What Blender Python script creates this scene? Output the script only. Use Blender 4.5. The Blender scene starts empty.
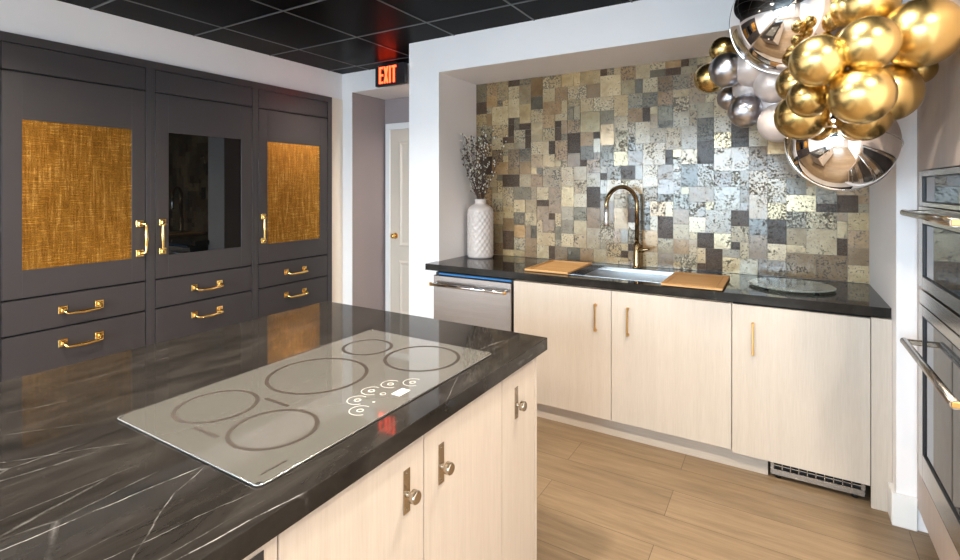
import bpy, bmesh, math, random
from mathutils import Vector, Matrix
random.seed(7)
C = bpy.context.scene.collection
SC = bpy.context.scene
PI = math.pi

# ------------------------------------------------------------------ materials
def s2l(c):
    return tuple(((v/255)/12.92 if v/255 <= .04045 else ((v/255+.055)/1.055)**2.4) for v in c)

class N:
    """small node-tree helper"""
    def __init__(self, name):
        self.m = bpy.data.materials.new(name); self.m.use_nodes = True
        self.t = self.m.node_tree; self.n = self.t.nodes; self.l = self.t.links
        self.b = self.n['Principled BSDF']
    def add(self, typ, **kw):
        o = self.n.new(typ)
        for k, v in kw.items():
            if k.startswith('_'): setattr(o, k[1:], v)
        return o
    def put(self, v, sock):
        if isinstance(v, bpy.types.NodeSocket): self.l.new(v, sock)
        else: sock.default_value = v
    def math(self, op, a, b=0.0, clamp=False):
        o = self.n.new('ShaderNodeMath'); o.operation = op; o.use_clamp = clamp
        self.put(a, o.inputs[0]); self.put(b, o.inputs[1]); return o.outputs[0]
    def coords(self, kind='Object'):
        return self.n.new('ShaderNodeTexCoord').outputs[kind]
    def mapping(self, vec, scale=(1, 1, 1), rot=(0, 0, 0), loc=(0, 0, 0)):
        o = self.n.new('ShaderNodeMapping'); self.l.new(vec, o.inputs[0])
        o.inputs['Scale'].default_value = scale; o.inputs['Rotation'].default_value = rot; o.inputs['Location'].default_value = loc
        return o.outputs[0]
    def noise(self, vec, scale, detail=3, rough=.55, dist=0):
        o = self.n.new('ShaderNodeTexNoise'); self.l.new(vec, o.inputs['Vector'])
        o.inputs['Scale'].default_value = scale; o.inputs['Detail'].default_value = detail
        o.inputs['Roughness'].default_value = rough; o.inputs['Distortion'].default_value = dist
        return o.outputs['Fac'], o.outputs['Color']
    def ramp(self, fac, stops, interp='LINEAR'):
        o = self.n.new('ShaderNodeValToRGB'); self.l.new(fac, o.inputs[0]); r = o.color_ramp; r.interpolation = interp
        while len(r.elements) < len(stops): r.elements.new(.5)
        for e, (p, c) in zip(r.elements, stops):
            e.position = p; e.color = (*c, 1) if len(c) == 3 else c
        return o.outputs[0]
    def mix(self, fac, a, b, typ='MIX'):
        o = self.n.new('ShaderNodeMix'); o.data_type = 'RGBA'; o.blend_type = typ
        self.put(fac, o.inputs[0])
        for v, s in ((a, o.inputs[6]), (b, o.inputs[7])):
            if isinstance(v, bpy.types.NodeSocket): self.l.new(v, s)
            else: s.default_value = (*v, 1)
        return o.outputs[2]
    def bump(self, h, strength=.2, dist=.002):
        o = self.n.new('ShaderNodeBump'); self.l.new(h, o.inputs['Height'])
        o.inputs['Strength'].default_value = strength; o.inputs['Distance'].default_value = dist
        self.l.new(o.outputs[0], self.b.inputs['Normal'])
    def set(self, **kw):
        names = dict(col='Base Color', rough='Roughness', metal='Metallic', spec='Specular IOR Level', ior='IOR', trans='Transmission Weight',
                     coat='Coat Weight', coatr='Coat Roughness', ecol='Emission Color', estr='Emission Strength', aniso='Anisotropic', sheen='Sheen Weight')
        for k, v in kw.items():
            s = self.b.inputs[names[k]]
            if isinstance(v, bpy.types.NodeSocket): self.l.new(v, s)
            elif k in ('col', 'ecol'): s.default_value = (*v, 1)
            else: s.default_value = v
        return self

M = {}
def simple(key, col, rough=.5, metal=0, var=.05, scale=8, **kw):
    n = N(key)
    f, _ = n.noise(n.coords(), scale, 3)
    a = tuple(c*(1-var) for c in col); b = tuple(min(1, c*(1+var)) for c in col)
    n.set(col=n.ramp(f, [(.3, a), (.7, b)]), rough=rough, metal=metal, **kw)
    M[key] = n.m
    return n

n = simple('white paint', s2l((241, 237, 237)), .62, var=.012, scale=3)
f, _ = n.noise(n.coords(), 260, 2); n.bump(f, .06, .001)
simple('warm white paint', s2l((238, 226, 210)), .6, var=.012, scale=3)
simple('mauve paint', s2l((154, 142, 142)), .6, var=.03, scale=2)
simple('door paint', s2l((216, 203, 188)), .4, var=.01)
simple('trim paint', s2l((236, 234, 232)), .35, var=.01)
n = simple('charcoal lacquer', s2l((58, 54, 56)), .38, var=.03, scale=2.5, coat=.12, coatr=.25)
f, _ = n.noise(n.coords(), 700, 1); n.bump(f, .05, .0005)
simple('dark gap', (.004, .004, .005), .8)
simple('gold metal', (1.0, .66, .24), .17, 1, var=.05)
simple('brass pull', (.74, .44, .16), .38, 1, var=.05)
simple('nickel bronze', (.50, .43, .345), .25, 1, var=.05)
simple('faucet bronze', (.36, .25, .13), .14, 1, var=.08)
simple('chrome', (.82, .82, .83), .12, 1, var=.02)
n = N('stainless'); f, _ = n.noise(n.mapping(n.coords(), (2, 2, 260)), 1.0, 3)
n.set(col=n.ramp(f, [(.3, (.40, .375, .365)), (.7, (.48, .455, .445))]), rough=.26, metal=1); M['stainless'] = n.m
simple('stainless sink', (.80, .82, .84), .33, 1, var=.04)
simple('oven steel', (.52, .485, .45), .27, 1, var=.03)
simple('oven glass', (.03, .03, .033), .03, 0, spec=.55)
simple('black glass', (.003, .003, .003), .02, 0, spec=.5)
simple('black plastic', (.012, .012, .014), .45)
simple('display black', (.02, .022, .025), .08)
simple('painted blue glow', (.02, .16, .42), .35)  # flat blue standing in for the glow of the dishwasher's status display
simple('ceramic', s2l((192, 181, 175)), .32, var=.03, spec=.5)
simple('branch bark', s2l((74, 56, 46)), .75, var=.2, scale=40)
simple('blossom', s2l((222, 216, 202)), .7, var=.1, scale=40)
n = simple('tray glass', (.80, .85, .76), .06, 0, trans=.8, ior=1.5)
simple('print brown', s2l((50, 43, 37)), .45)
simple('print white', s2l((168, 166, 158)), .4)
simple('display pale', s2l((222, 220, 208)), .3)
simple('cooktop glass', s2l((94, 92, 87)), .05, .1, var=.02, coat=.6, coatr=.03)
simple('bevel edge', (.55, .55, .54), .15, .8)
simple('latex gold', (.76, .56, .23), .27, 1, var=.03)
simple('latex dark gold', (.55, .39, .15), .26, 1, var=.03)
simple('latex pewter', (.50, .50, .54), .28, 1, var=.03)
simple('latex pearl', s2l((205, 192, 186)), .32, .25, var=.02, coat=.3, coatr=.2)
simple('foil', (.84, .80, .77), .035, 1, var=.01)

def wood(key, dark, mid, light, axis, rough=.45, fine=260, base=30):
    n = N(key); co = n.coords()
    sc = {'z': (1, 1, .035), 'x': (.035, 1, 1), 'y': (1, .035, 1)}[axis]
    v = n.mapping(co, sc)
    f1, _ = n.noise(v, fine, 4, .6); f2, _ = n.noise(v, base, 3, .5, .4)
    c = n.mix(.5, n.ramp(f1, [(.3, dark), (.5, mid), (.75, light)]), n.ramp(f2, [(.3, mid), (.7, light)]))
    n.set(col=c, rough=rough); n.bump(f1, .05, .0006); M[key] = n.m
wood('pale ash', s2l((177, 163, 148)), s2l((188, 176, 163)), s2l((198, 187, 175)), 'z')
wood('pale ash long', s2l((177, 163, 148)), s2l((188, 176, 163)), s2l((198, 187, 175)), 'x')
wood('tower ash', s2l((160, 143, 133)), s2l((174, 158, 149)), s2l((184, 170, 161)), 'z')
wood('bamboo', s2l((160, 112, 62)), s2l((186, 138, 84)), s2l((206, 160, 104)), 'x', .5, 120, 20)

# floor planks
n = N('oak planks'); co = n.coords()
br = n.n.new('ShaderNodeTexBrick'); n.l.new(n.mapping(co, (1, 1, 1), (0, 0, 0), (.35, .06, 0)), br.inputs['Vector'])
br.offset = .37; br.inputs['Scale'].default_value = 1; br.inputs['Brick Width'].default_value = 1.45; br.inputs['Row Height'].default_value = .215
br.inputs['Mortar Size'].default_value = .0013; br.inputs['Mortar Smooth'].default_value = .3; br.inputs['Bias'].default_value = 0
br.inputs['Color1'].default_value = (0, 0, 0, 1); br.inputs['Color2'].default_value = (1, 1, 1, 1); br.inputs['Mortar'].default_value = (.5, .5, .5, 1)
_, rc = n.noise(n.mapping(co, (.69, 4.65, 1)), .5, 0)
v = n.mapping(co, (.09, 1, 1))
wob = n.n.new('ShaderNodeVectorMath'); wob.operation = 'ADD'; n.l.new(v, wob.inputs[0]); n.l.new(br.outputs['Color'], wob.inputs[1])
f1, _ = n.noise(wob.outputs[0], 24, 5, .62, .5); f2, _ = n.noise(wob.outputs[0], 120, 3, .6); f3, _ = n.noise(n.mapping(co, (.5, 1.4, 1)), 2.2, 3)
c1 = n.ramp(f1, [(.28, s2l((76, 59, 42))), (.44, s2l((117, 96, 72))), (.58, s2l((139, 117, 91))), (.76, s2l((161, 139, 111)))])
c2 = n.mix(.25, c1, n.ramp(f2, [(.3, s2l((84, 68, 50))), (.7, s2l((158, 137, 110)))]))
c3 = n.mix(.3, c2, n.ramp(f3, [(.3, s2l((102, 84, 63))), (.7, s2l((158, 135, 106)))]))
c4 = n.mix(.22, c3, n.ramp(br.outputs['Color'], [(0, s2l((104, 86, 65))), (1, s2l((161, 137, 107)))]))
c5 = n.mix(br.outputs['Fac'], c4, s2l((67, 52, 37)))
n.set(col=c5, rough=.42, spec=.4); n.bump(f1, .06, .001); M['oak planks'] = n.m

# black veined marble; explicit veins run across the slab top in object space
def marble(key, veins, axis):
    n = N(key); co = n.coords()
    _, wc = n.noise(co, 7, 4, .6)
    w2 = n.n.new('ShaderNodeVectorMath'); w2.operation = 'SUBTRACT'; n.l.new(wc, w2.inputs[0]); w2.inputs[1].default_value = (.5, .5, .5)
    w3 = n.n.new('ShaderNodeVectorMath'); w3.operation = 'SCALE'; n.l.new(w2.outputs[0], w3.inputs[0]); w3.inputs['Scale'].default_value = .022
    w4 = n.n.new('ShaderNodeVectorMath'); w4.operation = 'ADD'; n.l.new(co, w4.inputs[0]); n.l.new(w3.outputs[0], w4.inputs[1])
    sep = n.n.new('ShaderNodeSeparateXYZ'); n.l.new(w4.outputs[0], sep.inputs[0])
    X, Y, Z = sep.outputs
    br_, _ = n.noise(co, 24, 4, .75)
    brk = n.ramp(br_, [(.40, (.1,)*3), (.62, (1,)*3)])
    tot = None
    for (x0, y0, x1, y1, w, a) in veins:
        w *= .8
        dx, dy = x1-x0, y1-y0; L = math.hypot(dx, dy); ux, uy = dx/L, dy/L
        # perpendicular distance and position along the vein
        p = n.math('ADD', n.math('MULTIPLY', X, -uy), n.math('ADD', n.math('MULTIPLY', Y, ux), x0*uy-y0*ux))
        d = n.math('ABSOLUTE', p)
        t = n.math('ADD', n.math('MULTIPLY', X, ux), n.math('ADD', n.math('MULTIPLY', Y, uy), -(x0*ux+y0*uy)))
        m = n.math('SUBTRACT', 1.0, n.math('DIVIDE', d, w), True)
        e = n.math('MULTIPLY', n.math('DIVIDE', n.math('ADD', t, .0), .04, True), n.math('DIVIDE', n.math('SUBTRACT', L, t), .04, True))
        v = n.math('MULTIPLY', n.math('MULTIPLY', m, e), a*.8)
        tot = v if tot is None else n.math('MAXIMUM', tot, v)
    # fine broken secondary veins
    sc = (.9, 3.2, 1) if axis == 'x' else (3.2, .9, 1)
    vo = n.n.new('ShaderNodeTexVoronoi'); vo.feature = 'DISTANCE_TO_EDGE'; n.l.new(n.mapping(w4.outputs[0], sc, (0, 0, .25)), vo.inputs['Vector'])
    vo.inputs['Scale'].default_value = 1.9
    fine = n.ramp(vo.outputs['Distance'], [(0, (.26,)*3), (.005, (.07,)*3), (.012, (0,)*3)])
    mk, _ = n.noise(co, 2.4, 3, .6)
    fine = n.math('MULTIPLY', fine, n.ramp(mk, [(.54, (0,)*3), (.66, (1,)*3)]))
    vv = n.math('MULTIPLY', n.math('MAXIMUM', tot, fine) if tot is not None else fine, brk)
    g, _ = n.noise(n.mapping(co, sc), 5, 6, .65, .6)
    base = n.ramp(g, [(.3, (.010, .009, .0081)), (.55, (.023, .0203, .018)), (.80, (.046, .041, .036))])
    sp, _ = n.noise(co, 90, 2); spk = n.ramp(sp, [(.72, (0,)*3), (.8, (.12,)*3)])
    col = n.mix(n.math('ADD', vv, n.math('MULTIPLY', spk, .35), True), base, (.62, .60, .58))
    n.set(col=col, rough=.05, ior=1.26); M[key] = n.m
ISL = (-1.31, .55)   # island slab object origin, veins given in world and shifted
iv = [(-1.02, .15, -.972, .575, .0022, .8), (-1.10, .28, -1.083, .52, .0012, .5), (-1.36, .33, -1.18, .55, .0014, .4), (-1.49, .39, -1.38, .53, .0016, .35),
      (-.80, .35, -.855, .41, .002, .4), (-.85, .405, -.935, .495, .0022, .7), (-.93, .49, -.972, .575, .0018, .55), (-.87, .25, -.81, .57, .0014, .5),
      (-.775, .30, -.734, .62, .0024, .8), (-.88, 1.43, -.85, 1.60, .0022, .55), (-1.10, 1.55, -.90, 1.69, .0016, .4), (-1.62, .42, -1.55, .6, .0014, .4), (-.735, 1.05, -.805, 1.22, .0014, .4)]
marble('black marble', [(a-ISL[0], b-ISL[1], c-ISL[0], d-ISL[1], w, s) for a, b, c, d, w, s in iv], 'y')
marble('black marble long', [(-1.1, -.3, -.7, -.1, .002, .5), (-.2, -.33, .5, -.2, .002, .4), (.7, .1, 1.1, -.2, .002, .4)], 'x')

# antique mirror mosaic
n = N('antique mosaic'); co = n.coords()
at = n.n.new('ShaderNodeVertexColor'); at.layer_name = 'tile'
a2 = n.n.new('ShaderNodeVertexColor'); a2.layer_name = 'wear'
sp2 = n.n.new('ShaderNodeSeparateColor'); n.l.new(a2.outputs[0], sp2.inputs[0])
off = n.n.new('ShaderNodeVectorMath'); off.operation = 'MULTIPLY_ADD'; n.l.new(a2.outputs[0], off.inputs[0]); off.inputs[1].default_value = (9, 9, 9); n.l.new(co, off.inputs[2])
f1, _ = n.noise(off.outputs[0], 85, 4, .66, .3); f2, _ = n.noise(off.outputs[0], 13, 4, .6, .3); f3, _ = n.noise(off.outputs[0], 300, 2, .6)
d1 = n.math('SUBTRACT', n.math('ADD', n.math('MULTIPLY', f2, .42), f1), n.math('SUBTRACT', .80, n.math('MULTIPLY', sp2.outputs[0], .2)))
dark = n.math('MULTIPLY', d1, 16, True)
tint = n.ramp(f2, [(.35, (.72, .66, .58)), (.6, (1, 1, 1))])
c1 = n.mix(1.0, at.outputs[0], tint, 'MULTIPLY')
c1 = n.mix(n.ramp(f3, [(.35, (.25,)*3), (.6, (0,)*3)]), c1, (.30, .25, .2))
c2 = n.mix(n.math('MULTIPLY', dark, .8), c1, (.04, .03, .022))
n.set(col=c2, metal=n.math('MULTIPLY', n.math('MULTIPLY', sp2.outputs[2], sp2.outputs[2]), n.math('SUBTRACT', .5, n.math('MULTIPLY', dark, .47))), spec=n.math('MULTIPLY', sp2.outputs[1], n.math('SUBTRACT', .88, n.math('MULTIPLY', dark, .6))), rough=n.math('ADD', n.math('ADD', .11, n.math('MULTIPLY', f2, .16)), n.math('MULTIPLY', dark, .25)))
n.bump(f1, .12, .001); M['antique mosaic'] = n.m
simple('grout', s2l((120, 108, 94)), .7)

# gold woven inserts; the palest ramp stop paints in lamp-reflection streaks
n = N('gold weave'); co = n.coords()
f1, _ = n.noise(n.mapping(co, (1, 1, .06)), 150, 4, .7); f2, _ = n.noise(n.mapping(co, (1, .05, 1)), 220, 3, .6); f4, _ = n.noise(n.mapping(co, (1, 1, .12)), 46, 3)
s = n.math('ADD', n.math('ADD', n.math('MULTIPLY', f1, .5), n.math('MULTIPLY', f2, .18)), n.math('MULTIPLY', f4, .32))
n.set(col=n.ramp(s, [(.36, (.26, .11, .015)), (.52, (.50, .235, .034)), (.66, (.95, .60, .18))]), metal=.85, rough=n.math('ADD', .15, n.math('MULTIPLY', f2, .2)))
n.bump(s, .6, .002); M['gold weave'] = n.m

# ceiling tile
n = N('black ceiling tile'); f, _ = n.noise(n.coords(), 3, 4); f2, _ = n.noise(n.coords(), 400, 2)
n.set(col=n.ramp(f, [(.3, (.0015, .0015, .002)), (.75, (.004, .0035, .0035))]), rough=.34, ior=1.075); n.bump(f2, .12, .001); M['black ceiling tile'] = n.m
simple('ceiling grid bar', (.10, .10, .11), .4, .1)
n = simple('exit red', (.9, .05, .02), .4); n.set(ecol=(1.0, .045, .012), estr=7)
n = simple('lamp lens', (.9, .9, .85), .4); n.set(ecol=(1.0, .84, .62), estr=22)
simple('pavement', s2l((150, 150, 150)), .8)

# ------------------------------------------------------------------ mesh helpers
def absorb(bm, tmp, mat=0):
    me = bpy.data.meshes.new('t'); tmp.to_mesh(me); tmp.free()
    k = len(bm.faces); bm.from_mesh(me); bpy.data.meshes.remove(me)
    if mat:
        bm.faces.ensure_lookup_table()
        for i in range(k, len(bm.faces)): bm.faces[i].material_index = mat

def box(bm, x0, x1, y0, y1, z0, z1, bev=.0015, mat=0, seg=1):
    t = bmesh.new(); bmesh.ops.create_cube(t, size=1)
    for v in t.verts: v.co = Vector(((x0+x1)/2+v.co.x*(x1-x0), (y0+y1)/2+v.co.y*(y1-y0), (z0+z1)/2+v.co.z*(z1-z0)))
    b = min(bev, .45*min(abs(x1-x0), abs(y1-y0), abs(z1-z0)))
    if b > 0: bmesh.ops.bevel(t, geom=t.edges[:], offset=b, segments=seg, affect='EDGES', profile=.5)
    absorb(bm, t, mat); return bm

def tube(bm, pts, rad, seg=10, cap=True, mat=0):
    """swept tube; rad is a number or a list"""
    pts = [Vector(p) for p in pts]; n_ = len(pts); rad = rad if isinstance(rad, (list, tuple)) else [rad]*n_
    t = bmesh.new(); rings = []; up = None
    for i, p in enumerate(pts):
        d = (pts[min(i+1, n_-1)]-pts[max(i-1, 0)]).normalized()
        if up is None:
            up = d.orthogonal().normalized()
        up = (up-d*up.dot(d)).normalized(); sd = d.cross(up)
        rings.append([t.verts.new(p+(up*math.cos(a)+sd*math.sin(a))*rad[i]) for a in [2*PI*k/seg for k in range(seg)]])
    for a, b in zip(rings, rings[1:]):
        for k in range(seg): t.faces.new((a[k], a[(k+1) % seg], b[(k+1) % seg], b[k])).smooth = True
    if cap:
        t.faces.new(rings[0][::-1]); t.faces.new(rings[-1])
    absorb(bm, t, mat); return bm

def lathe(bm, prof, cx, cy, seg=40, fn=None, mat=0):
    t = bmesh.new(); rings = []
    for (r, z) in prof:
        ring = []
        for k in range(seg):
            a = 2*PI*k/seg; rr = r*(fn(a, z) if fn else 1)
            ring.append(t.verts.new((cx+rr*math.cos(a), cy+rr*math.sin(a), z)))
        rings.append(ring)
    for a, b in zip(rings, rings[1:]):
        for k in range(seg): t.faces.new((a[k], a[(k+1) % seg], b[(k+1) % seg], b[k])).smooth = True
    t.faces.new(rings[0][::-1]); t.faces.new(rings[-1])
    absorb(bm, t, mat); return bm

def world_loc(o):
    l = Vector((0, 0, 0))
    while o is not None: l += o.location; o = o.parent
    return l

def obj(name, bm, mats, parent=None, origin=None):
    """link a bmesh given in world coordinates as one object"""
    me = bpy.data.meshes.new(name)
    if parent is None and origin is None:
        xs = [v.co for v in bm.verts]
        origin = Vector(((min(v.x for v in xs)+max(v.x for v in xs))/2, (min(v.y for v in xs)+max(v.y for v in xs))/2, min(v.z for v in xs)))
    sh = world_loc(parent) if parent else Vector(origin)
    for v in bm.verts: v.co -= sh
    bmesh.ops.recalc_face_normals(bm, faces=bm.faces[:])
    bm.to_mesh(me); bm.free()
    for m in (mats if isinstance(mats, (list, tuple)) else [mats]): me.materials.append(M[m])
    o = bpy.data.objects.new(name, me); C.objects.link(o)
    if parent: o.parent = parent
    else: o.location = sh
    return o

def B(): return bmesh.new()

def thing(name, label, cat, loc, group=None):
    o = bpy.data.objects.new(name, None); C.objects.link(o); o.location = loc; o.empty_display_size = .1
    return tag(o, label, cat, group)

def tag(o, label, cat, group=None):
    o['label'] = label; o['category'] = cat
    if group: o['group'] = group
    return o

def struct(name, bm, mats, label=None, cat=None):
    o = obj(name, bm, mats); o['kind'] = 'structure'
    if label: o['label'] = label; o['category'] = cat or name.split('_')[0]
    return o

# ------------------------------------------------------------------ room shell
CZ = 2.575
struct('floor', box(B(), -4.4, 1.3, -3.4, 5.2, -.1, 0, 0), 'oak planks', 'light oak plank floor running along the sink cabinets', 'floor')
bm = box(B(), -4.4, 1.3, -3.4, 3.75, CZ, CZ+.06, 0)
gx, gy = [-3.33+.64*k for k in range(8)], [2.715-.64*k for k in range(-1, 10)]
for x in gx: box(bm, x-.006, x+.006, -3.3, 3.53, CZ-.004, CZ+.01, 0, 1)
for y in gy: box(bm, -3.69, 1.14, y-.006, y+.006, CZ-.0045, CZ+.01, 0, 1)
struct('ceiling', bm, ['black ceiling tile', 'ceiling grid bar'], 'black drop ceiling with thin grey grid lines', 'ceiling')

XC = -3.66   # face plane of the charcoal cabinets
bm = box(B(), -4.4, -3.694, -3.4, 3.532, 2.326, CZ, 0)
box(bm, -4.4, -3.71, 3.372, 3.532, 0, 2.326, 0); box(bm, -4.4, -4.28, -3.4, 3.38, 0, 2.326, 0); box(bm, -4.3, -3.694, -3.4, .94, 0, 2.326, 0)
struct('wall_left', bm, 'white paint', 'white bulkhead wall above the charcoal cabinets', 'wall')
bm = box(B(), -4.4, -3.564, 3.532, 4.1, 0, CZ, 0); box(bm, -3.564, -2.40, 3.532, 3.66, 2.385, CZ, 0)
struct('wall_exit', bm, 'white paint', 'white wall and header around the hallway opening below the exit sign', 'wall')
bm = box(B(), -2.47, -2.188, 3.05, 3.75, 0, CZ, 0); box(bm, -2.188, .425, 3.05, 3.75, 2.322, CZ, 0); box(bm, -2.188, .425, 3.6, 3.75, 0, 2.322, 0)
struct('wall_back', bm, 'white paint', 'white wall with the recessed niche above the sink counter', 'wall')
bm = box(B(), .425, 1.3, 2.80, 3.75, 0, CZ, 0); box(bm, 1.17, 1.3, -3.4, 2.80, 0, CZ, 0)
struct('wall_right', bm, 'white paint', 'white wall pier between the sink counter and the oven tower', 'wall')
struct('trim_3', box(B(), -3.709, -3.69, 3.3695, 3.5315, 0, 2.325, .001), 'warm white paint', 'narrow warm white strip between the charcoal cabinets and the room corner', 'trim')
# hallway behind the opening
bm = box(B(), -3.574, -3.561, 3.536, 4.0, 0, 2.384, 0); box(bm, -3.574, -1.2, 4.0, 4.1, 0, 2.384, 0); box(bm, -1.3, -1.2, 3.75, 4.0, 0, 2.384, 0)
struct('wall_hallway', bm, 'mauve paint', 'mauve grey hallway wall seen through the opening', 'wall')
struct('ceiling_hallway', box(B(), -3.564, -1.2, 3.66, 4.1, 2.385, 2.43, 0), 'white paint', 'pale hallway ceiling behind the header', 'ceiling')
# hallway door with casing
bm = box(B(), -3.535, -3.475, 3.975, 4.0, 0, 2.06, .004); box(bm, -3.535, -2.57, 3.975, 4.0, 2.06, 2.125, .004); box(bm, -2.63, -2.57, 3.975, 4.0, 0, 2.06, .004)
struct('trim_1', bm, 'trim paint', 'cream door casing in the hallway', 'door casing')
bm = box(B(), -3.475, -2.63, 3.985, 4.02, .01, 2.06, .002)
for (z0, z1) in ((.16, .72), (.86, 1.94)):
    for (x0, x1) in ((-3.36, -3.09), (-3.0, -2.74)):
        t = bmesh.new()
        o_ = [t.verts.new(p) for p in ((x0, 3.985, z0), (x1, 3.985, z0), (x1, 3.985, z1), (x0, 3.985, z1))]
        i_ = [t.verts.new(p) for p in ((x0+.02, 3.976, z0+.02), (x1-.02, 3.976, z0+.02), (x1-.02, 3.976, z1-.02), (x0+.02, 3.976, z1-.02))]
        j_ = [t.verts.new(p) for p in ((x0+.045, 3.984, z0+.045), (x1-.045, 3.984, z0+.045), (x1-.045, 3.984, z1-.045), (x0+.045, 3.984, z1-.045))]
        for p, q in ((o_, i_), (i_, j_)):
            for k in range(4): t.faces.new((p[k], p[(k+1) % 4], q[(k+1) % 4], q[k]))
        t.faces.new(j_); absorb(bm, t)
d1 = struct('door_1', bm, 'door paint', 'cream panelled hallway door seen through the opening', 'door')
k = B(); tube(k, [(-3.405, 3.985, .97), (-3.405, 3.955, .97)], .012)
tube(k, [(-3.405, 3.96, .97), (-3.405, 3.95, .97), (-3.405, 3.935, .97), (-3.405, 3.92, .97)], [.014, .027, .028, .012], 14)
tube(k, [(-3.405, 3.986, .97), (-3.405, 3.979, .97)], .032, 16)
obj('door_knob', k, 'gold metal', d1)['label'] = 'brass door knob'
# baseboard round the pier
bm = box(B(), .408, .494, 2.785, 2.80, 0, .14, .003); box(bm, .408, .425, 2.80, 2.885, 0, .14, .003)
struct('baseboard_right', bm, 'trim paint', 'white baseboard at the foot of the wall pier', 'baseboard')
# glazed front wall behind the camera
bm = box(B(), -4.4, -3.5, -3.4, -3.2, 0, CZ, 0); box(bm, .35, 1.3, -3.4, -3.2, 0, CZ, 0); box(bm, -3.5, .35, -3.4, -3.2, 2.47, CZ, 0); box(bm, -3.5, .35, -3.4, -3.2, 0, .36, 0)
struct('wall_front', bm, 'white paint', 'white wall around the shop windows', 'wall')
bm = B()
for x in (-3.5, -2.24, -.96, .30): box(bm, x, x+.05, -3.33, -3.27, .36, 2.47, .003)
for z in (.36, 2.42): box(bm, -3.5, .35, -3.33, -3.27, z, z+.05, .003)
struct('window_1', bm, 'black plastic', 'tall shop window frame', 'window')
struct('ground_outside', box(B(), -14, 12, -22, -3.4, -.12, -.02, 0), 'pavement', 'pale pavement outside the windows', 'pavement')

# mosaic backsplash, every tile a thin block with its own tone and a faint tilt
def mosaic():
    x0, x1, z0, z1 = -2.188, .425, .916, 2.322
    nx, nz = 52, 28; dx, dz = (x1-x0)/nx, (z1-z0)/nz
    occ = [[False]*nz for _ in range(nx)]
    bm = B(); lc = bm.loops.layers.color.new('tile'); lw = bm.loops.layers.color.new('wear')
    sizes = [(2, 2)]*12+[(3, 2)]*5+[(2, 1)]*3+[(1, 2)]*2+[(1, 1)]*2+[(2, 3)]*4+[(3, 3)]*2
    R = random.Random(11); cells = [(i, j) for j in range(nz) for i in range(nx)]
    for (i, j) in cells:
        if occ[i][j]: continue
        for _ in range(12):
            w, h = R.choice(sizes)
            if i+w <= nx and j+h <= nz and not any(occ[a][b] for a in range(i, i+w) for b in range(j, j+h)): break
        else: w = h = 1
        for a in range(i, i+w):
            for b in range(j, j+h): occ[a][b] = True
        g = .0009
        u0, u1, v0, v1 = x0+i*dx+g, x0+(i+w)*dx-g, z0+j*dz+g, z0+(j+h)*dz-g
        q = R.random()
        g1 = R.uniform(.82, 1.12); tb = R.uniform(-.05, .05)
        if q < (.20 if w*h <= 2 else .06): base = (.30, .215, .145); wr = .4
        elif q < .34: base = (.60, .475, .31); wr = R.uniform(.1, .75)
        elif q < .46: base = (.46, .41, .31); wr = R.uniform(.4, .85)
        else: base = (.70, .61, .45); wr = R.uniform(.1, .8)
        c = (base[0]*g1*(1+tb*.5), base[1]*g1, base[2]*g1*(1-tb))
        tx, tz = R.gauss(0, .007), R.gauss(0, .007)
        cx, cz = (u0+u1)/2, (v0+v1)/2; f = 3.583+R.uniform(-.0008, .0008)
        P = [(u0, v0), (u1, v0), (u1, v1), (u0, v1)]
        fr = [bm.verts.new((u, f+(u-cx)*tx+(v-cz)*tz, v)) for u, v in P]; bk = [bm.verts.new((u, 3.594, v)) for u, v in P]
        fs = [bm.faces.new(fr)]+[bm.faces.new((fr[k], bk[k], bk[(k+1) % 4], fr[(k+1) % 4])) for k in range(4)]
        cr = (wr, .5 if base[0] < .35 else R.uniform(.8, 1), R.random()*(.3 if base[0] < .35 else 1), 1)
        for face in fs:
            for lp in face.loops: lp[lc] = (*[min(1, v) for v in c], 1); lp[lw] = cr
    box(bm, x0, x1, 3.587, 3.6, z0, z1, 0, 1)
    o = struct('trim_2', bm, ['antique mosaic', 'grout'], 'distressed metallic mosaic tile backsplash filling the niche behind the sink', 'backsplash')
    return o
mosaic()

# ------------------------------------------------------------------ charcoal wall cabinets
def cranked_pull(name, parent, p0, p1, out, crank, plate=.023):
    """gold pull: two square rosettes, posts and a bowed bar offset sideways"""
    p0, p1, out, crank = Vector(p0), Vector(p1), Vector(out), Vector(crank)
    ax = (p1-p0).normalized(); bm = B()
    for p in (p0, p1):
        e = plate; th = .006
        box(bm, p.x, p.x+th, p.y-e, p.y+e, p.z-e, p.z+e, .002)
        box(bm, p.x+th, p.x+th+.012, p.y-e*.6, p.y+e*.6, p.z-e*.6, p.z+e*.6, .004)
    o_ = out*.045; c = crank*.02
    a, b = p0+out*.012, p1+out*.012
    pts = [a, a+out*.014+c*.25, a+o_*.85+c*.8+ax*.006, p0+o_+c+ax*.022, p0.lerp(p1, .3)+o_+c, p0.lerp(p1, .5)+o_*1.06+c*1.06, p0.lerp(p1, .7)+o_+c, p1+o_+c-ax*.022, b+o_*.85+c*.8-ax*.006, b+out*.014+c*.25, b]
    tube(bm, pts, [.010, .009, .008, .0078, .0095, .0115, .0095, .0078, .008, .009, .010], 12)
    return obj(name, bm, 'gold metal', parent)

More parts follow.
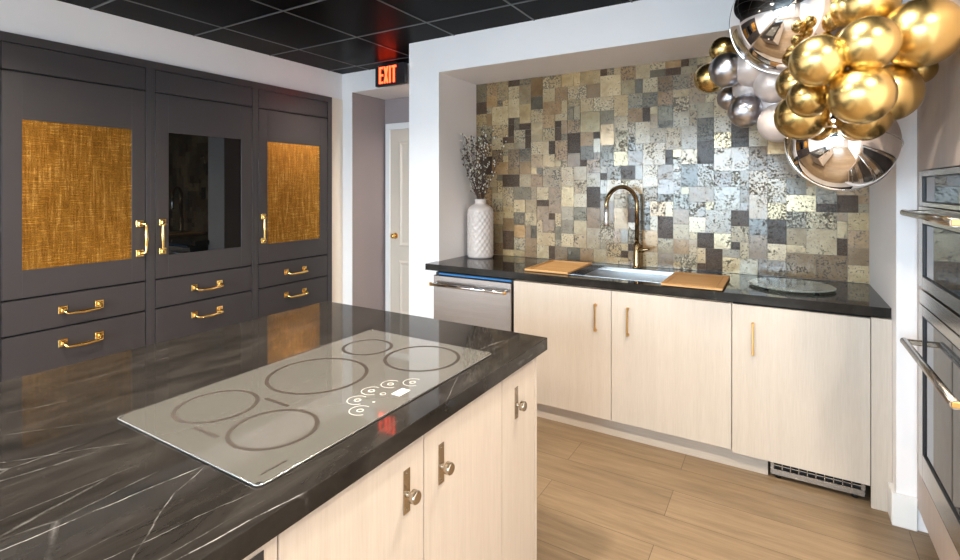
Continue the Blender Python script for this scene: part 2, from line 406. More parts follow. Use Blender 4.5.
GAP = .0055
def tall_cabinet(y0, y1, d0, d1, g0, g1, insert, hy, crank, label, hd):
    """y0..y1 unit, d0..d1 door opening, g0..g1 insert, hy door pull, hd drawer pull ends"""
    t = thing('tall_cabinet', label, 'cabinet', (XC-.27, (y0+y1)/2, 0), 'charcoal cabinets along the left wall')
    bm = box(B(), -4.27, XC-.022, y0, y1, .09, 2.32, 0); box(bm, -4.2, XC-.06, y0, y1, 0, .09, 0)
    box(bm, XC-.03, XC, y0, d0, .09, 2.32, .0006); box(bm, XC-.03, XC, d1, y1, .09, 2.32, .0006)
    box(bm, XC-.03, XC, d0, d1, 2.268, 2.32, .0006); box(bm, XC-.03, XC, d0, d1, .09, .13, .0006)
    obj('carcass', bm, 'charcoal lacquer', t)
    bk = box(B(), XC-.021, XC-.0195, d0, d1, .13, 2.268, 0); obj('shadow_gap', bk, 'dark gap', t)
    fx0, fx1 = XC-.019, XC-.0005
    obj('top_panel', box(B(), fx0, fx1, d0+GAP, d1-GAP, 2.112+GAP, 2.268-GAP, .0008), 'charcoal lacquer', t)
    gz0, gz1 = .995, 1.846
    bm = box(B(), fx0, fx1, d0+GAP, g0, .835+GAP, 2.112-GAP, .0008); box(bm, fx0, fx1, g1, d1-GAP, .835+GAP, 2.112-GAP, .0008)
    box(bm, fx0, fx1, g0, g1, .835+GAP, gz0, .0008); box(bm, fx0, fx1, g0, g1, gz1, 2.112-GAP, .0008)
    dr = obj('door', bm, 'charcoal lacquer', t)
    ins = obj('door_panel', box(B(), fx0+.002, fx1-.008, g0, g1, gz0, gz1, 0), insert, dr)
    ins['label'] = 'gold woven insert' if insert == 'gold weave' else 'black glass pane'
    h = cranked_pull('handle', dr, (fx1, hy, 1.027), (fx1, hy, 1.224), (1, 0, 0), (0, crank, 0)); h['label'] = 'upright gold pull'
    for (z0, z1, hz) in ((.636, .835, .738), (.395, .636, .541), (.13, .395, .285)):
        d = obj('drawer', box(B(), fx0, fx1, d0+GAP, d1-GAP, z0+GAP, z1-GAP, .0008), 'charcoal lacquer', t)
        h = cranked_pull('handle', d, (fx1, hd[0], hz), (fx1, hd[1], hz), (1, 0, 0), (0, 0, -1)); h['label'] = 'gold drawer pull'
    return t
tall_cabinet(.95, 1.770, 1.007, 1.743, 1.099, 1.656, 'gold weave', 1.702, 1, 'tall charcoal cabinet with the widest gold woven insert and pull on its right', (1.286, 1.472))
tall_cabinet(1.770, 2.5585, 1.797, 2.533, 1.886, 2.436, 'black glass', 1.847, -1, 'tall charcoal cabinet with a black glass pane, between the two gold ones', (2.066, 2.256))
tall_cabinet(2.5585, 3.369, 2.584, 3.318, 2.671, 3.228, 'gold weave', 2.632, -1, 'tall charcoal cabinet with gold insert at the hallway end of the row', (2.856, 3.046))

# ------------------------------------------------------------------ island
CT = .915
slab = box(B(), -1.885, -.733, -.6, 1.70, .870, CT, .0022, seg=2)
o = obj('island_countertop', slab, 'black marble', None, (ISL[0], ISL[1], .87))
tag(o, 'polished black marble island countertop with white veins', 'countertop')
XI = -.760
def knob_plate(parent, y, z):
    bm = box(B(), XI, XI+.003, y-.012, y+.012, z-.052, z+.052, .001)
    for s in (-1, 1): tube(bm, [(XI+.002, y, z+s*.043), (XI+.0045, y, z+s*.043)], .0032, 8)
    tube(bm, [(XI+.002, y, z-.006), (XI+.007, y, z-.006), (XI+.013, y, z-.006), (XI+.018, y, z-.006)], [.009, .0065, .0055, .006], 12)
    tube(bm, [(XI+.016, y, z-.006), (XI+.019, y, z-.006), (XI+.032, y, z-.006), (XI+.035, y, z-.006)], [.009, .0155, .0155, .013], 20)
    return obj('knob', bm, 'nickel bronze', parent)
def island_unit(y0, y1, doors, label, cx0=-1.86):
    t = thing('island_cabinet', label, 'cabinet', (-1.3, (y0+y1)/2, 0), 'pale ash island cabinets')
    bm = box(B(), cx0, XI-.021, y0, y1, .1, .868, 0); box(bm, cx0+.06, XI-.08, y0, y1, 0, .1, 0)
    obj('carcass', bm, 'pale ash', t)
    obj('shadow_gap', box(B(), XI-.0215, XI-.020, y0+.001, y1-.001, .1, .866, 0), 'dark gap', t)
    for (a, b, ky) in doors:
        d = obj('door', box(B(), XI-.019, XI, a+.0015, b-.0015, .105, .866, .0012), 'pale ash', t)
        if ky is not None:
            h = knob_plate(d, ky, .745); h['label'] = 'nickel knob on a tall backplate'
    return t
t = island_unit(-.55, .576, [(-.55, .02, None), (.02, .576, None)], 'pale ash island cabinet with a flush metal pull plate, nearest the camera')
u = box(B(), XI, XI+.002, .35, .547, .70, .842, .001); box(u, XI+.002, XI+.004, .36, .537, .712, .830, .001, 1)
obj('pull_plate', u, ['black plastic', 'nickel bronze'], t)
island_unit(.576, 1.401, [(.576, .996, .928), (.996, 1.401, 1.068)], 'double door pale ash island cabinet whose two knobs sit side by side')
t = island_unit(1.401, 1.645, [(1.401, 1.645, 1.499)], 'narrow pale ash island cabinet at the end nearest the sink')
obj('end_panel', box(B(), -1.86, XI+.001, 1.645, 1.664, .0, .868, .001), 'pale ash', t)

# cooktop
t = thing('induction_cooktop', 'grey glass five-ring induction cooktop set into the black island top', 'cooktop', (-1.08, 1.0, CT))
bm = box(B(), -1.345, -.814, .575, 1.433, CT, CT+.005, 0)
bmesh.ops.bevel(bm, geom=[e for e in bm.edges if abs(e.verts[0].co.z-e.verts[1].co.z) > .001], offset=.012, segments=5, affect='EDGES')
g = obj('glass_surface', bm, 'cooktop glass', t)
bm = B()
loop = []
for (cx, cy, a0) in ((-.826, 1.421, 0), (-1.333, 1.421, 90), (-1.333, .587, 180), (-.826, .587, 270)):
    for k in range(6):
        a = math.radians(a0+k*18); loop.append((cx+.0125*math.cos(a), cy+.0125*math.sin(a), CT+.0034))
tube(bm, loop+[loop[0]], .0014, 6, False)
obj('edge_trim', bm, 'bevel edge', t)['label'] = 'bright bevelled edge'
ZT = CT+.0054
def ring(cx, cy, r, w, a0=0, a1=360, seg=72):
    bm = B(); n_ = max(8, int(seg*(a1-a0)/360)); vs = []
    for k in range(n_+1):
        a = math.radians(a0+(a1-a0)*k/n_); vs.append([bm.verts.new((cx+rr*math.cos(a), cy+rr*math.sin(a), z)) for rr, z in ((r-w, ZT-.0006), (r-w, ZT), (r+w, ZT), (r+w, ZT-.0006))])
    for p, q in zip(vs, vs[1:]):
        for k in range(3): bm.faces.new((p[k], p[k+1], q[k+1], q[k]))
    return bm
for (cx, cy, r) in ((-1.151, 1.007, .137), (-.979, .731, .093), (-1.202, .734, .092), (-.981, 1.276, .116), (-1.207, 1.268, .080)):
    obj('burner_ring', ring(cx, cy, r, .0052), 'print brown', t)
for y in (.641, .823): obj('zone_mark', box(B(), -1.137, -1.048, y-.005, y+.005, ZT-.0006, ZT, 0), 'print brown', t)
for (cx, cy) in ((-.878, .897), (-.926, .937), (-.937, .999), (-.924, 1.061), (-.880, 1.102)):
    bm = ring(cx, cy, .026, .0013, 80, 330, 40); b2 = ring(cx, cy, .0075, .0017, 0, 360, 24); absorb(bm, b2)
    obj('touch_dial', bm, 'print white', t)
bm = ring(-.897, 1.0, .007, .0012, 0, 360, 24); obj('touch_key', bm, 'print white', t); obj('indicator_dot', ring(-.883, .950, .002, .0018, 0, 360, 16), 'print white', t)
obj('display', box(B(), -.878, -.850, 1.010, 1.055, ZT-.0006, ZT, 0), 'display pale', t)
def lettering(name, body, parent, mat, size, loc, rot, extrude=.0002, sx=1.0):
    cu = bpy.data.curves.new('txt', 'FONT'); cu.body = body; cu.size = size; cu.extrude = extrude; cu.offset = .0003; cu.align_x = 'CENTER'; cu.align_y = 'CENTER'
    to = bpy.data.objects.new('txt', cu); C.objects.link(to); bpy.context.view_layer.update()
    me = bpy.data.meshes.new_from_object(to.evaluated_get(bpy.context.evaluated_depsgraph_get()))
    bpy.data.objects.remove(to)
    bm = B(); bm.from_mesh(me); bpy.data.meshes.remove(me)
    bm.transform(Matrix.Translation(loc) @ rot.to_4x4() @ Matrix.Diagonal((sx, 1, 1, 1)))
    return obj(name, bm, mat, parent)
lettering('lettering', 'MONOGRAM', t, 'print brown', .0085, Vector((-.8415, .6285, ZT)), Matrix.Rotation(PI/2, 3, 'Z'), .0002, 1.12)

# ------------------------------------------------------------------ sink run
YF = 2.885
bm = box(B(), -2.208, -1.46, 2.91, 3.05, .870, CT, 0); box(bm, -2.188, -1.46, 3.05, 3.587, .870, CT, 0)
box(bm, -1.46, -.27, 2.91, 3.01, .870, CT, 0); box(bm, -1.46, -.27, 3.43, 3.587, .870, CT, 0); box(bm, -.27, .4245, 2.91, 3.587, .870, CT, 0)
bmesh.ops.remove_doubles(bm, verts=bm.verts[:], dist=.0001)
o = obj('sink_countertop', bm, 'black marble long', None, (-.9, 3.25, .87)); tag(o, 'polished black marble counter along the mosaic niche', 'countertop')
# sink
t = thing('kitchen_sink', 'long stainless steel sink set in the black counter under the faucet', 'sink', (-.865, 3.22, .70))
bm = B(); x0, x1, y0, y1 = -1.458, -.272, 3.012, 3.428
for (a, b, c, d) in ((x0, x1, y0, y0+.008), (x0, x1, y1-.008, y1), (x0, x0+.008, y0, y1), (x1-.008, x1, y0, y1)): box(bm, a, b, c, d, .70, CT+.002, .001)
box(bm, x0, x1, y0, y1, .695, .703, 0); box(bm, x0, x1, y0+.008, y0+.022, .893, .899, 0); box(bm, x0, x1, y1-.022, y1-.008, .893, .899, 0)
obj('basin', bm, 'stainless sink', t)
bm = B(); lathe(bm, [(.045, .703), (.045, .706), (.03, .7065), (.02, .705)], -.865, 3.25, 24); obj('drain', bm, 'chrome', t)
# faucet
t = thing('kitchen_faucet', 'tall bronze gooseneck faucet behind the stainless sink', 'faucet', (-.841, 3.50, CT))
fb = Vector((-.850, 3.50, 0)); dr = Vector((-.63, -.775, 0)).normalized()
bm = B(); lathe(bm, [(.030, CT), (.030, CT+.006), (.026, CT+.012), (.024, CT+.02), (.024, CT+.155), (.020, CT+.165), (.016, CT+.17)], fb.x, fb.y, 24); obj('body', bm, 'faucet bronze', t)
pts = [fb+Vector((0, 0, CT+.16)), fb+Vector((0, 0, 1.34))]
R_ = .122
for k in range(1, 19):
    a = PI-k*PI/18; pts.append(fb+dr*(R_+R_*math.cos(a))+Vector((0, 0, 1.345+R_*math.sin(a))))
pts.append(fb+dr*(2*R_)+Vector((0, 0, 1.335)))
obj('gooseneck', tube(B(), pts, .0145, 14), 'faucet bronze', t)
e = fb+dr*(2*R_)
bm = tube(B(), [e+Vector((0, 0, 1.335)), e+Vector((0, 0, 1.33)), e+Vector((0, 0, 1.215)), e+Vector((0, 0, 1.205))], [.0145, .017, .0165, .014], 14); obj('spray_head', bm, 'chrome', t)['label'] = 'chrome spray head'
sd = Vector((.86, -.5, 0)).normalized()
bm = tube(B(), [fb+Vector((0, 0, 1.04))+sd*.015, fb+Vector((0, 0, 1.04))+sd*.055, fb+Vector((0, 0, 1.045))+sd*.062, fb+Vector((0, 0, 1.052))+sd*.105], [.017, .017, .009, .007], 12)
obj('lever', bm, 'faucet bronze', t)
# drying rack
t = thing('drying_rack', 'slatted bamboo drying rack lying over the left end of the sink', 'drying rack', (-1.30, 3.2, CT))
bm = box(B(), -1.452, -1.150, 2.985, 3.005, CT+.002, CT+.017, .002); box(bm, -1.452, -1.150, 3.44, 3.46, CT+.002, CT+.017, .002)
box(bm, -1.452, -1.434, 3.005, 3.44, CT+.002, CT+.017, .002); box(bm, -1.168, -1.150, 3.005, 3.44, CT+.002, CT+.017, .002)
obj('frame', bm, 'bamboo', t)
for k in range(17):
    y = 3.020+k*.0252; obj('slat', box(B(), -1.435, -1.168, y, y+.011, CT+.003, CT+.010, .002), 'bamboo', t)
# second metal grid beside the rack
t = thing('sink_grid', 'black wire grid between the drying rack and the open basin', 'grid', (-1.10, 3.2, CT))
for k in range(7): obj('bar', tube(B(), [(-1.144+k*.014, 3.004, CT+.006), (-1.144+k*.014, 3.436, CT+.006)], .0026, 6), 'black plastic', t)
for y in (3.02, 3.42): obj('cross_bar', tube(B(), [(-1.147, y, CT+.0035), (-1.055, y, CT+.0035)], .0026, 6), 'black plastic', t)
# cutting board with a juice groove
def slab_with_groove(x0, x1, y0, y1, z0, z1):
    bm = box(B(), x0, x1, y0, y1, z0, z1-.003, .002); g0, g1 = .024, .032; zt = (z1-.0035, z1)
    box(bm, x0, x0+g0, y0, y1, *zt, .0012); box(bm, x1-g0, x1, y0, y1, *zt, .0012)
    box(bm, x0+g0, x1-g0, y0, y0+g0, *zt, .0012); box(bm, x0+g0, x1-g0, y1-g0, y1, *zt, .0012); box(bm, x0+g1, x1-g1, y0+g1, y1-g1, *zt, .0012)
    return bm
o = obj('cutting_board', slab_with_groove(-.580, -.268, 2.925, 3.37, CT+.0025, CT+.0165), 'bamboo'); tag(o, 'thick bamboo cutting board with a groove lying over the right end of the sink', 'cutting board')
# round glass board
t = thing('glass_board', 'round greenish glass serving board on the right end of the counter', 'serving board', (.03, 3.255, CT))
bm = B(); lathe(bm, [(.198, CT+.008), (.205, CT+.011), (.205, CT+.015), (.198, CT+.0175)], .042, 3.25, 64); obj('disc', bm, 'tray glass', t)
for k in range(4):
    a = PI/4+k*PI/2; bm = B(); lathe(bm, [(.010, CT), (.011, CT+.004), (.010, CT+.008)], .042+.16*math.cos(a), 3.25+.16*math.sin(a), 12); obj('foot', bm, 'black plastic', t)

def bar_pull(parent, x, z0, z1, y):
    bm = box(B(), x-.0048, x+.0048, y-.030, y-.022, z0, z1, .0015)
    for z in (z0+.006, z1-.006): box(bm, x-.006, x+.006, y-.024, y, z-.006, z+.006, .001)
    h = obj('handle', bm, 'brass pull', parent); h['label'] = 'slim brass bar pull'
    return h
t = thing('sink_cabinet', 'pale ash double door cabinet under the sink', 'cabinet', (-.85, 3.2, 0))
bm = box(B(), -1.482, -.222, YF+.022, 3.58, .11, .69, 0); box(bm, -1.482, -.222, YF+.022, YF+.04, .69, .866, 0); obj('carcass', bm, 'pale ash', t)
obj('shadow_gap', box(B(), -1.481, -.223, YF+.020, YF+.0215, .11, .866, 0), 'dark gap', t)
d = obj('door', box(B(), -1.479, -.8485, YF, YF+.019, .113, .863, .0012), 'pale ash', t); bar_pull(d, -.938, .622, .782, YF)
d = obj('door', box(B(), -.8455, -.2235, YF, YF+.019, .113, .863, .0012), 'pale ash', t); bar_pull(d, -.750, .622, .782, YF)
o = obj('toe_kick', box(B(), -1.50, -.061, 2.945, 2.965, 0, .11, .001), 'pale ash long'); tag(o, 'pale ash toe kick board under the sink cabinet doors', 'toe kick')
t = thing('ice_maker', 'panel fronted undercounter appliance with a vent grille at its foot, beside the wall pier', 'appliance', (.06, 3.2, 0))
bm = box(B(), -.2195, .352, YF+.03, 3.57, .115, .864, 0); box(bm, -.05, .335, 3.05, 3.55, 0.001, .115, 0); obj('body', bm, 'black plastic', t)
d = obj('door', box(B(), -.2195, .346, YF, YF+.019, .100, .863, .0012), 'pale ash', t); bar_pull(d, -.126, .622, .782, YF)
bm = B(); gx0, gx1, gz0, gz1 = -.05, .332, .022, .098
box(bm, gx0, gx1, 2.925, 2.935, gz0, gz0+.03, .002); box(bm, gx0, gx1, 2.925, 2.935, gz1-.008, gz1, .001)
box(bm, gx0, gx0+.016, 2.925, 2.935, gz0+.03, gz1-.008, .001); box(bm, gx1-.016, gx1, 2.925, 2.935, gz0+.03, gz1-.008, .001)
for k in range(1, 10): x = gx0+.016+k*(gx1-gx0-.032)/10; box(bm, x-.002, x+.002, 2.926, 2.934, gz0+.03, gz1-.008, 0)
box(bm, gx0+.016, gx1-.016, 2.926, 2.934, gz0+.046, gz0+.05, 0)
obj('vent_grille', bm, 'oven steel', t)
obj('vent_backing', box(B(), gx0, gx1, 2.936, 2.942, gz0, gz1, 0), 'dark gap', t)
for x in (-.015, .295): obj('foot', tube(B(), [(x, 2.955, 0.0), (x, 2.955, .022)], .014, 10), 'black plastic', t)
o = obj('filler_panel', box(B(), .349, .424, YF+.001, YF+.02, 0, .868, .001), 'pale ash'); tag(o, 'narrow pale ash filler strip beside the wall pier', 'filler panel')
# dishwasher
t = thing('dishwasher', 'stainless steel dishwasher under the left end of the sink counter', 'dishwasher', (-1.8, 3.2, 0))
obj('body', box(B(), -2.11, -1.492, YF+.022, 3.55, .1, .864, 0), 'black plastic', t)
obj('door_panel', box(B(), -2.112, -1.496, YF-.006, YF+.02, .115, .846, .003), 'stainless', t)
obj('control_strip', box(B(), -2.07, -1.50, YF+.002, YF+.02, .853, .862, .001), 'painted blue glow', t)['label'] = 'blue strip above the door'
obj('toe_panel', box(B(), -2.11, -1.50, 2.95, 2.96, 0, .1, 0), 'black plastic', t)
bm = tube(B(), [(-2.105, YF-.055, .790), (-1.515, YF-.055, .790)], .0115, 14)
for x in (-2.085, -1.535): tube(bm, [(x, YF-.055, .790), (x, YF-.006, .790)], .010, 12)
h = obj('handle', bm, 'chrome', t)
for x in (-2.108, -1.5215): obj('end_cap', tube(B(), [(x, YF-.055, .790), (x+.011, YF-.055, .790)], .013, 14), 'brass pull', h)

# vase with embossed diamonds
vx, vy = -2.035, 3.395
def emb(a, z):
    if z < .94 or z > 1.272: return 1.0
    u = a/(2*PI)*16; v = (z-.94)/.0272; s = abs((u+v/2) % 1-.5)+abs((u-v/2) % 1-.5)
    return 1.0+.085*(s-.5)
prof = [(.088, CT), (.096, CT+.004), (.1, CT+.012)]+[(.101, .935+k*.0058) for k in range(60)]
prof += [(.099, 1.290), (.092, 1.303), (.078, 1.316), (.060, 1.327), (.047, 1.335), (.0435, 1.343), (.0435, 1.360), (.046, 1.368), (.047, 1.373), (.043, 1.374), (.037, 1.368), (.036, 1.30), (.034, 1.22)]
bm = B(); lathe(bm, prof, vx, vy, 96, emb)
o = obj('vase', bm, 'ceramic'); tag(o, 'white ceramic vase with embossed diamond pattern on the left end of the counter', 'vase')
R = random.Random(5)
def curl(t_, ph): return Vector((math.sin(t_*5+ph), math.cos(t_*4+ph*1.7), 0))
for k in range(16):
    az = 2*PI*k/16+R.uniform(-.2, .2); lean = R.uniform(.10, .30) if k % 3 else R.uniform(.02, .08); H_ = R.uniform(.36, .57)
    dx, dy = math.cos(az)*lean*1.0, math.sin(az)*lean*.8-.07
    if dx < 0: dx *= .62
    if dy > 0: dy *= .55
    base = Vector((vx-.016*math.cos(az), vy-.016*math.sin(az), 1.225)); mid = Vector((vx+.020*math.cos(az), vy+.020*math.sin(az), 1.37))
    ph = R.uniform(0, 6)
    def P(t_): return mid+Vector((dx*t_**.9, dy*t_**.9, H_*t_))+curl(t_, ph)*.010*t_
    t = thing('dried_branch', 'dried brown branch with small white blossoms standing in the white vase', 'branch', tuple(mid), 'dried branches in the white vase')
    pts = [base, mid]+[P(i/9) for i in range(1, 10)]
    bm = tube(B(), pts, [.0034]*2+[.0032-.002*i/9 for i in range(1, 10)], 6)
    bl = B()
    for i in range(30):
        t_ = .05+.95*(i+R.random())/30; p = P(t_); a = R.uniform(0, 2*PI); ln = R.uniform(.012, .05)*(1.15-.6*t_)
        q = p+Vector((math.cos(a)*ln, math.sin(a)*ln, ln*R.uniform(.5, 1.4)))
        q.x = max(q.x, -2.165); q.y = min(q.y, 3.565)
        tube(bm, [p, q], [.0013, .0009], 5)
        for j in range(R.choice((1, 1, 2))):
            c = q.lerp(p, j*.45)+Vector((R.uniform(-.004, .004), R.uniform(-.004, .004), .003))
            tt = bmesh.new(); bmesh.ops.create_icosphere(tt, subdivisions=1, radius=R.uniform(.0038, .0072))
            for v in tt.verts: v.co = Vector((v.co.x, v.co.y, v.co.z*1.35)); v.co += c
            for f_ in tt.faces: f_.smooth = True
            absorb(bl if R.random() < .42 else bm, tt)
    obj('stem', bm, 'branch bark', t); obj('blossoms', bl, 'blossom', t)['kind'] = 'stuff'

# ------------------------------------------------------------------ oven tower
XT = .494; OY0, OY1 = 1.915, 2.692
t = thing('oven_cabinet', 'tall pale wood cabinet housing the two wall ovens', 'cabinet', (.83, 2.3, 0))
bm = box(B(), XT+.022, 1.165, 1.85, 2.797, 1.535, 2.572, 0); box(bm, XT+.022, 1.165, 1.85, 2.797, .1, .27, 0); box(bm, XT+.075, 1.165, 1.85, 2.797, 0, .1, 0)
box(bm, 1.12, 1.165, 1.85, 2.797, .27, 1.535, 0); box(bm, XT+.022, 1.12, 1.85, 1.905, .27, 1.535, 0); box(bm, XT+.022, 1.12, 2.70, 2.797, .27, 1.535, 0)
obj('carcass', bm, 'tower ash', t)
obj('stile', box(B(), XT, XT+.021, 2.698, 2.799, .103, 2.572, .001), 'tower ash', t)
obj('stile', box(B(), XT, XT+.021, 1.85, 1.909, .103, 2.572, .001), 'tower ash', t)
obj('upper_door', box(B(), XT-.001, XT+.02, 1.9115, 2.6955, 1.533, 2.567, .0012), 'tower ash', t)
obj('drawer', box(B(), XT-.001, XT+.02, 1.9115, 2.6955, .103, .268, .0012), 'tower ash', t)
def oven_handle(parent, z):
    bm = B(); hx = XT-.066
    tube(bm, [(hx, OY0+.03, z), (hx, OY1-.035, z)], .0135, 16)
    h = obj('handle', bm, 'oven steel', parent)
    for y in (OY0+.028, OY1-.05):
        b = box(B(), hx-.012, XT-.004, y, y+.018, z-.011, z+.011, .004); obj('bracket', b, 'nickel bronze' if y > 2.3 else 'gold metal', h)  # near bracket gets gold to paint in the warm light it reflects
    return h
def frame_front(bm, x0, x1, y0, y1, z0, z1, gy0, gy1, gz0, gz1):
    for a in ((y0, gy0, z0, z1), (gy1, y1, z0, z1), (gy0, gy1, z0, gz0), (gy0, gy1, gz1, z1)): box(bm, x0, x1, *a, .0012)
    return bm
t = thing('microwave_oven', 'upper built-in oven with a glass control panel over its handle', 'oven', (.8, 2.3, 1.06))
obj('body', box(B(), XT+.02, 1.11, OY0+.005, OY1-.005, 1.055, 1.525, 0), 'black plastic', t)
obj('control_fascia', frame_front(B(), XT-.012, XT+.019, OY0, OY1, 1.388, 1.528, OY0+.05, OY1-.048, 1.404, 1.506), 'oven steel', t)
obj('glass_seal', frame_front(B(), XT-.0125, XT+.019, OY0+.05, OY1-.048, 1.404, 1.506, OY0+.056, OY1-.058, 1.408, 1.502), 'black plastic', t)
obj('control_glass', box(B(), XT-.006, XT+.018, OY0+.05, OY1-.048, 1.404, 1.506, 0), 'oven glass', t)
d = obj('oven_door', frame_front(B(), XT-.014, XT+.019, OY0, OY1, 1.060, 1.384, OY0+.06, OY1-.064, 1.105, 1.318), 'oven steel', t)
obj('door_glass', box(B(), XT-.008, XT+.018, OY0+.06, OY1-.064, 1.105, 1.318, 0), 'oven glass', d); obj('glass_seal', frame_front(B(), XT-.0145, XT+.019, OY0+.06, OY1-.064, 1.105, 1.318, OY0+.066, OY1-.074, 1.109, 1.314), 'black plastic', d); oven_handle(d, 1.360)
t = thing('wall_oven', 'lower built-in wall oven with a large dark glass door', 'oven', (.8, 2.3, .28))
obj('body', box(B(), XT+.02, 1.11, OY0+.005, OY1-.005, .285, 1.05, 0), 'black plastic', t)
obj('control_fascia', box(B(), XT-.012, XT+.019, OY0, OY1, .992, 1.047, .0015), 'oven steel', t)
d = obj('oven_door', frame_front(B(), XT-.014, XT+.019, OY0, OY1, .300, .988, OY0+.06, OY1-.064, .396, .950), 'oven steel', t)
obj('door_glass', box(B(), XT-.008, XT+.018, OY0+.06, OY1-.064, .396, .950, 0), 'oven glass', d); obj('glass_seal', frame_front(B(), XT-.0145, XT+.019, OY0+.06, OY1-.064, .396, .950, OY0+.066, OY1-.076, .402, .946), 'black plastic', d); oven_handle(d, .835)
obj('vent_slot', box(B(), XT-.003, XT+.019, OY0, OY1, .272, .298, 0), 'dark gap', t)

# ------------------------------------------------------------------ exit sign
t = thing('exit_sign', 'red lit exit sign in a black housing hung under the ceiling by the hallway', 'exit sign', (-2.98, 3.42, 2.37))
obj('housing', box(B(), -3.145, -2.812, 3.40, 3.45, 2.372, 2.555, .004), 'black plastic', t)
obj('canopy', box(B(), -3.06, -2.90, 3.405, 3.445, 2.555, CZ-.005, .002), 'black plastic', t)
bm = B(); z0, z1 = 2.392, 2.538; s = .016; xa = -3.092; yy = (3.394, 3.401)
box(bm, xa, xa+s, *yy, z0, z1, 0)
for z in (z0, (z0+z1)/2-s/2, z1-s): box(bm, xa+s, xa+.044, *yy, z, z+s, 0)
xb = xa+.054; h = z1-z0
for sgn in (1, -1):
    tq = bmesh.new(); P = [(xb if sgn > 0 else xb+.05-s, z0), (xb+s if sgn > 0 else xb+.05, z0), (xb+.05 if sgn > 0 else xb+s, z1), (xb+.05-s if sgn > 0 else xb, z1)]
    fr = [tq.verts.new((x, yy[0]+(.0004 if sgn > 0 else 0), z)) for x, z in P]; bk = [tq.verts.new((x, yy[1], z)) for x, z in P]
    tq.faces.new(fr); tq.faces.new(bk[::-1])
    for k in range(4): tq.faces.new((fr[k], bk[k], bk[(k+1) % 4], fr[(k+1) % 4]))
    absorb(bm, tq)
xi_ = xb+.062; box(bm, xi_, xi_+s, *yy, z0, z1, 0)
xt_ = xi_+s+.012; box(bm, xt_, xt_+.05, *yy, z1-s, z1, 0); box(bm, xt_+.025-s/2, xt_+.025+s/2, *yy, z0, z1-s, 0)
obj('lettering', bm, 'exit red', t)

# ------------------------------------------------------------------ balloons
def rot_to(d):
    return Vector((0, 0, 1)).rotation_difference(Vector(d).normalized()).to_matrix()
CORE = Vector((.02, 3.0, 2.02))
def latex(c, r, mat, label, stretch=1.1):
    c = Vector(c); ax = (CORE-c).normalized() if (CORE-c).length > .02 else Vector((0, 1, 0)); m = rot_to(ax)
    bm = B(); prof = []
    for k in range(1, 24):
        a = PI*k/24; z = -math.cos(a)*r; rr = math.sin(a)*r
        if z > 0: z *= stretch; rr *= (1-.05*(z/r)**2)
        prof.append((rr, z))
    prof = [(.0008, -r)]+prof+[(.010, r*stretch*.995), (.005, r*stretch+.003), (.007, r*stretch+.008)]
    lathe(bm, prof, 0, 0, 40); bm.transform(Matrix.Translation(c) @ m.to_4x4())
    o = obj('latex_balloon', bm, mat); tag(o, label, 'balloon', 'balloon garland'); return o
def foil(c, r, seam_ax, label):
    c = Vector(c); t = thing('foil_balloon', label, 'balloon', tuple(c-Vector((0, 0, r))), 'balloon garland')
    bm = bmesh.new(); bmesh.ops.create_uvsphere(bm, u_segments=64, v_segments=40, radius=r)
    for v in bm.verts: v.co *= 1-.012*abs(math.sin(math.atan2(v.co.y, v.co.x)*2))
    for f_ in bm.faces: f_.smooth = True
    m = rot_to(seam_ax); bm.transform(Matrix.Translation(c) @ m.to_4x4()); obj('orb', bm, 'foil', t)
    bm = B()
    for q in range(2):
        pts = [Vector((math.cos(a)*math.cos(q*PI/2), math.cos(a)*math.sin(q*PI/2), math.sin(a)))*r*1.002 for a in [2*PI*k/64 for k in range(65)]]
        tube(bm, pts, .0035, 6, False)
    bm.transform(Matrix.Translation(c) @ m.to_4x4()); obj('seam', bm, 'foil', t)
    return t
#BALLOONS#
foil((0.037, 2.332, 2.137), 0.224, (.75, -.1, .65), 'big mirror-silver foil orb at the top of the garland')
foil((0.194, 2.402, 1.635), 0.187, (.9, .2, -.15), 'silver foil orb at the bottom of the garland beside the wall pier')
latex((0.098, 1.925, 1.864), 0.081, 'latex gold', 'gold balloon touching the lower right edge of the big foil orb')
latex((0.224, 1.919, 1.898), 0.082, 'latex gold', 'gold balloon between the big foil orb and the largest gold balloon')
latex((0.379, 2.094, 1.953), 0.108, 'latex gold', 'largest gold balloon, in front of the oven cabinet')
latex((0.255, 2.183, 2.100), 0.093, 'latex gold', 'gold balloon at the very top, right of the big foil orb')
latex((0.210, 1.946, 1.748), 0.090, 'latex gold', 'round gold balloon in the middle of the right cluster')
latex((0.308, 2.191, 1.785), 0.099, 'latex gold', 'amber gold balloon mostly behind the round middle one')
latex((0.079, 2.054, 1.768), 0.067, 'latex dark gold', 'small dark gold balloon below the left gold balloon')
latex((0.060, 2.182, 1.723), 0.088, 'latex dark gold', 'dark gold balloon just left above the bottom foil orb')
latex((0.243, 2.176, 1.706), 0.083, 'latex dark gold', 'dark gold balloon pressed under the round middle gold balloon')
latex((0.411, 2.300, 1.876), 0.052, 'latex dark gold', 'dark bronze balloon under the largest gold balloon by the wood panel')
latex((0.049, 2.245, 1.853), 0.072, 'latex dark gold', 'dark gold balloon peeking out below the big foil orb')
latex((-0.235, 2.588, 2.102), 0.060, 'latex dark gold', 'small dark gold balloon at the left, highest of the left tip')
latex((-0.211, 2.498, 1.988), 0.076, 'latex pewter', 'pewter balloon at the left tip between two small gold ones')
latex((-0.297, 2.644, 1.989), 0.072, 'latex dark gold', 'leftmost small dark gold balloon in the garland')
latex((-0.217, 2.727, 1.898), 0.058, 'latex pewter', 'small pewter balloon above the lowest pewter one')
latex((-0.139, 2.553, 1.806), 0.074, 'latex pewter', 'lowest pewter balloon on the left side')
latex((-0.112, 2.499, 1.985), 0.081, 'latex pearl', 'pearl balloon under the left edge of the big foil orb')
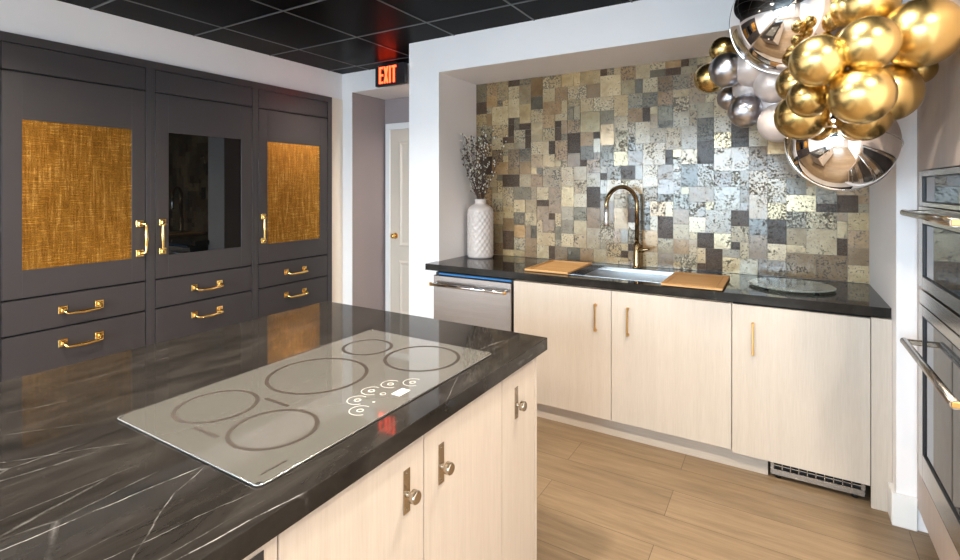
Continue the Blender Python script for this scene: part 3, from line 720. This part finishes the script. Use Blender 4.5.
latex((-0.118, 2.612, 1.926), 0.082, 'latex pearl', 'pearl balloon directly right of the small pewter one')
latex((-0.029, 2.479, 1.902), 0.079, 'latex pearl', 'pearl balloon below the middle of the big foil orb')
latex((-0.019, 2.578, 1.831), 0.077, 'latex pearl', 'pearl balloon above the lowest pearl one')
latex((-0.011, 2.466, 1.734), 0.082, 'latex pearl', 'lowest pearl balloon, left of the dark gold pair')

# ------------------------------------------------------------------ lamps of the room, and one added for the hallway
def downlight(x, y, power, label, col=(1.0, .89, .75), z=CZ):
    t = thing('ceiling_downlight', label, 'ceiling light', (x, y, z-.006), 'recessed ceiling downlights')
    bm = B(); lathe(bm, [(.062, z-.001), (.088, z-.001), (.088, z-.006), (.070, z-.008), (.062, z-.004)], x, y, 32); obj('trim_ring', bm, 'trim paint', t)
    bm = B(); lathe(bm, [(.061, z-.002), (.061, z-.004)], x, y, 32); obj('lens', bm, 'lamp lens', t)
    L = bpy.data.lights.new('downlight', 'AREA'); L.shape = 'DISK'; L.size = .12; L.energy = power; L.color = col; L.spread = math.radians(150)
    o = bpy.data.objects.new('lamp', L); C.objects.link(o); o.parent = t; o.location = (0, 0, -.006)
for x, y, p, w in ((.72, .95, 31, 'by the oven tower'), (-.10, 1.62, 22, 'over the aisle before the sink'), (-.95, .95, 24, 'over the cooktop side of the island'), (-2.3, .95, 34, 'in front of the charcoal cabinets'),
                   (-1.3, -1.5, 30, 'over the dining side'), (.3, -1.2, 30, 'behind the camera on the oven side'), (-2.9, -1.3, 30, 'by the left wall behind the camera')):
    downlight(x, y, p, 'recessed warm ceiling downlight '+w)
downlight(-2.35, 3.86, 12, 'unseen downlight added behind the sink wall to light the hallway', (1.0, .9, .8), 2.385)  # hidden lamp put in to brighten the hallway

P = bpy.data.lights.new('window_portal', 'AREA'); P.shape = 'RECTANGLE'; P.size = 3.85; P.size_y = 2.1; P.cycles.is_portal = True
po = bpy.data.objects.new('window_portal', P); C.objects.link(po); po.location = (-1.575, -3.25, 1.42); po.rotation_euler = (PI/2, 0, 0)

w = bpy.data.worlds.new('daylight'); SC.world = w; w.use_nodes = True
bg = w.node_tree.nodes['Background']; bg.inputs[0].default_value = (.62, .83, 1.0, 1); bg.inputs[1].default_value = 13.5

# ------------------------------------------------------------------ camera
cam = bpy.data.cameras.new('camera'); co_ = bpy.data.objects.new('camera', cam); C.objects.link(co_)
co_.location = (0, 0, 1.46); co_.rotation_euler = (PI/2, 0, math.atan2(302, 503))
cam.sensor_width = 36; cam.lens = 503/960*36; cam.shift_y = -92/960; cam.clip_start = .05
SC.camera = co_
SC.view_settings.view_transform = 'Standard'; SC.view_settings.look = 'None'; SC.view_settings.gamma = 1; SC.view_settings.use_curve_mapping = False
SC.view_settings.exposure = 0.45
SC.cycles.use_denoising = True; SC.cycles.max_bounces = 10; SC.cycles.diffuse_bounces = 5; SC.cycles.glossy_bounces = 5; SC.cycles.sample_clamp_indirect = 8
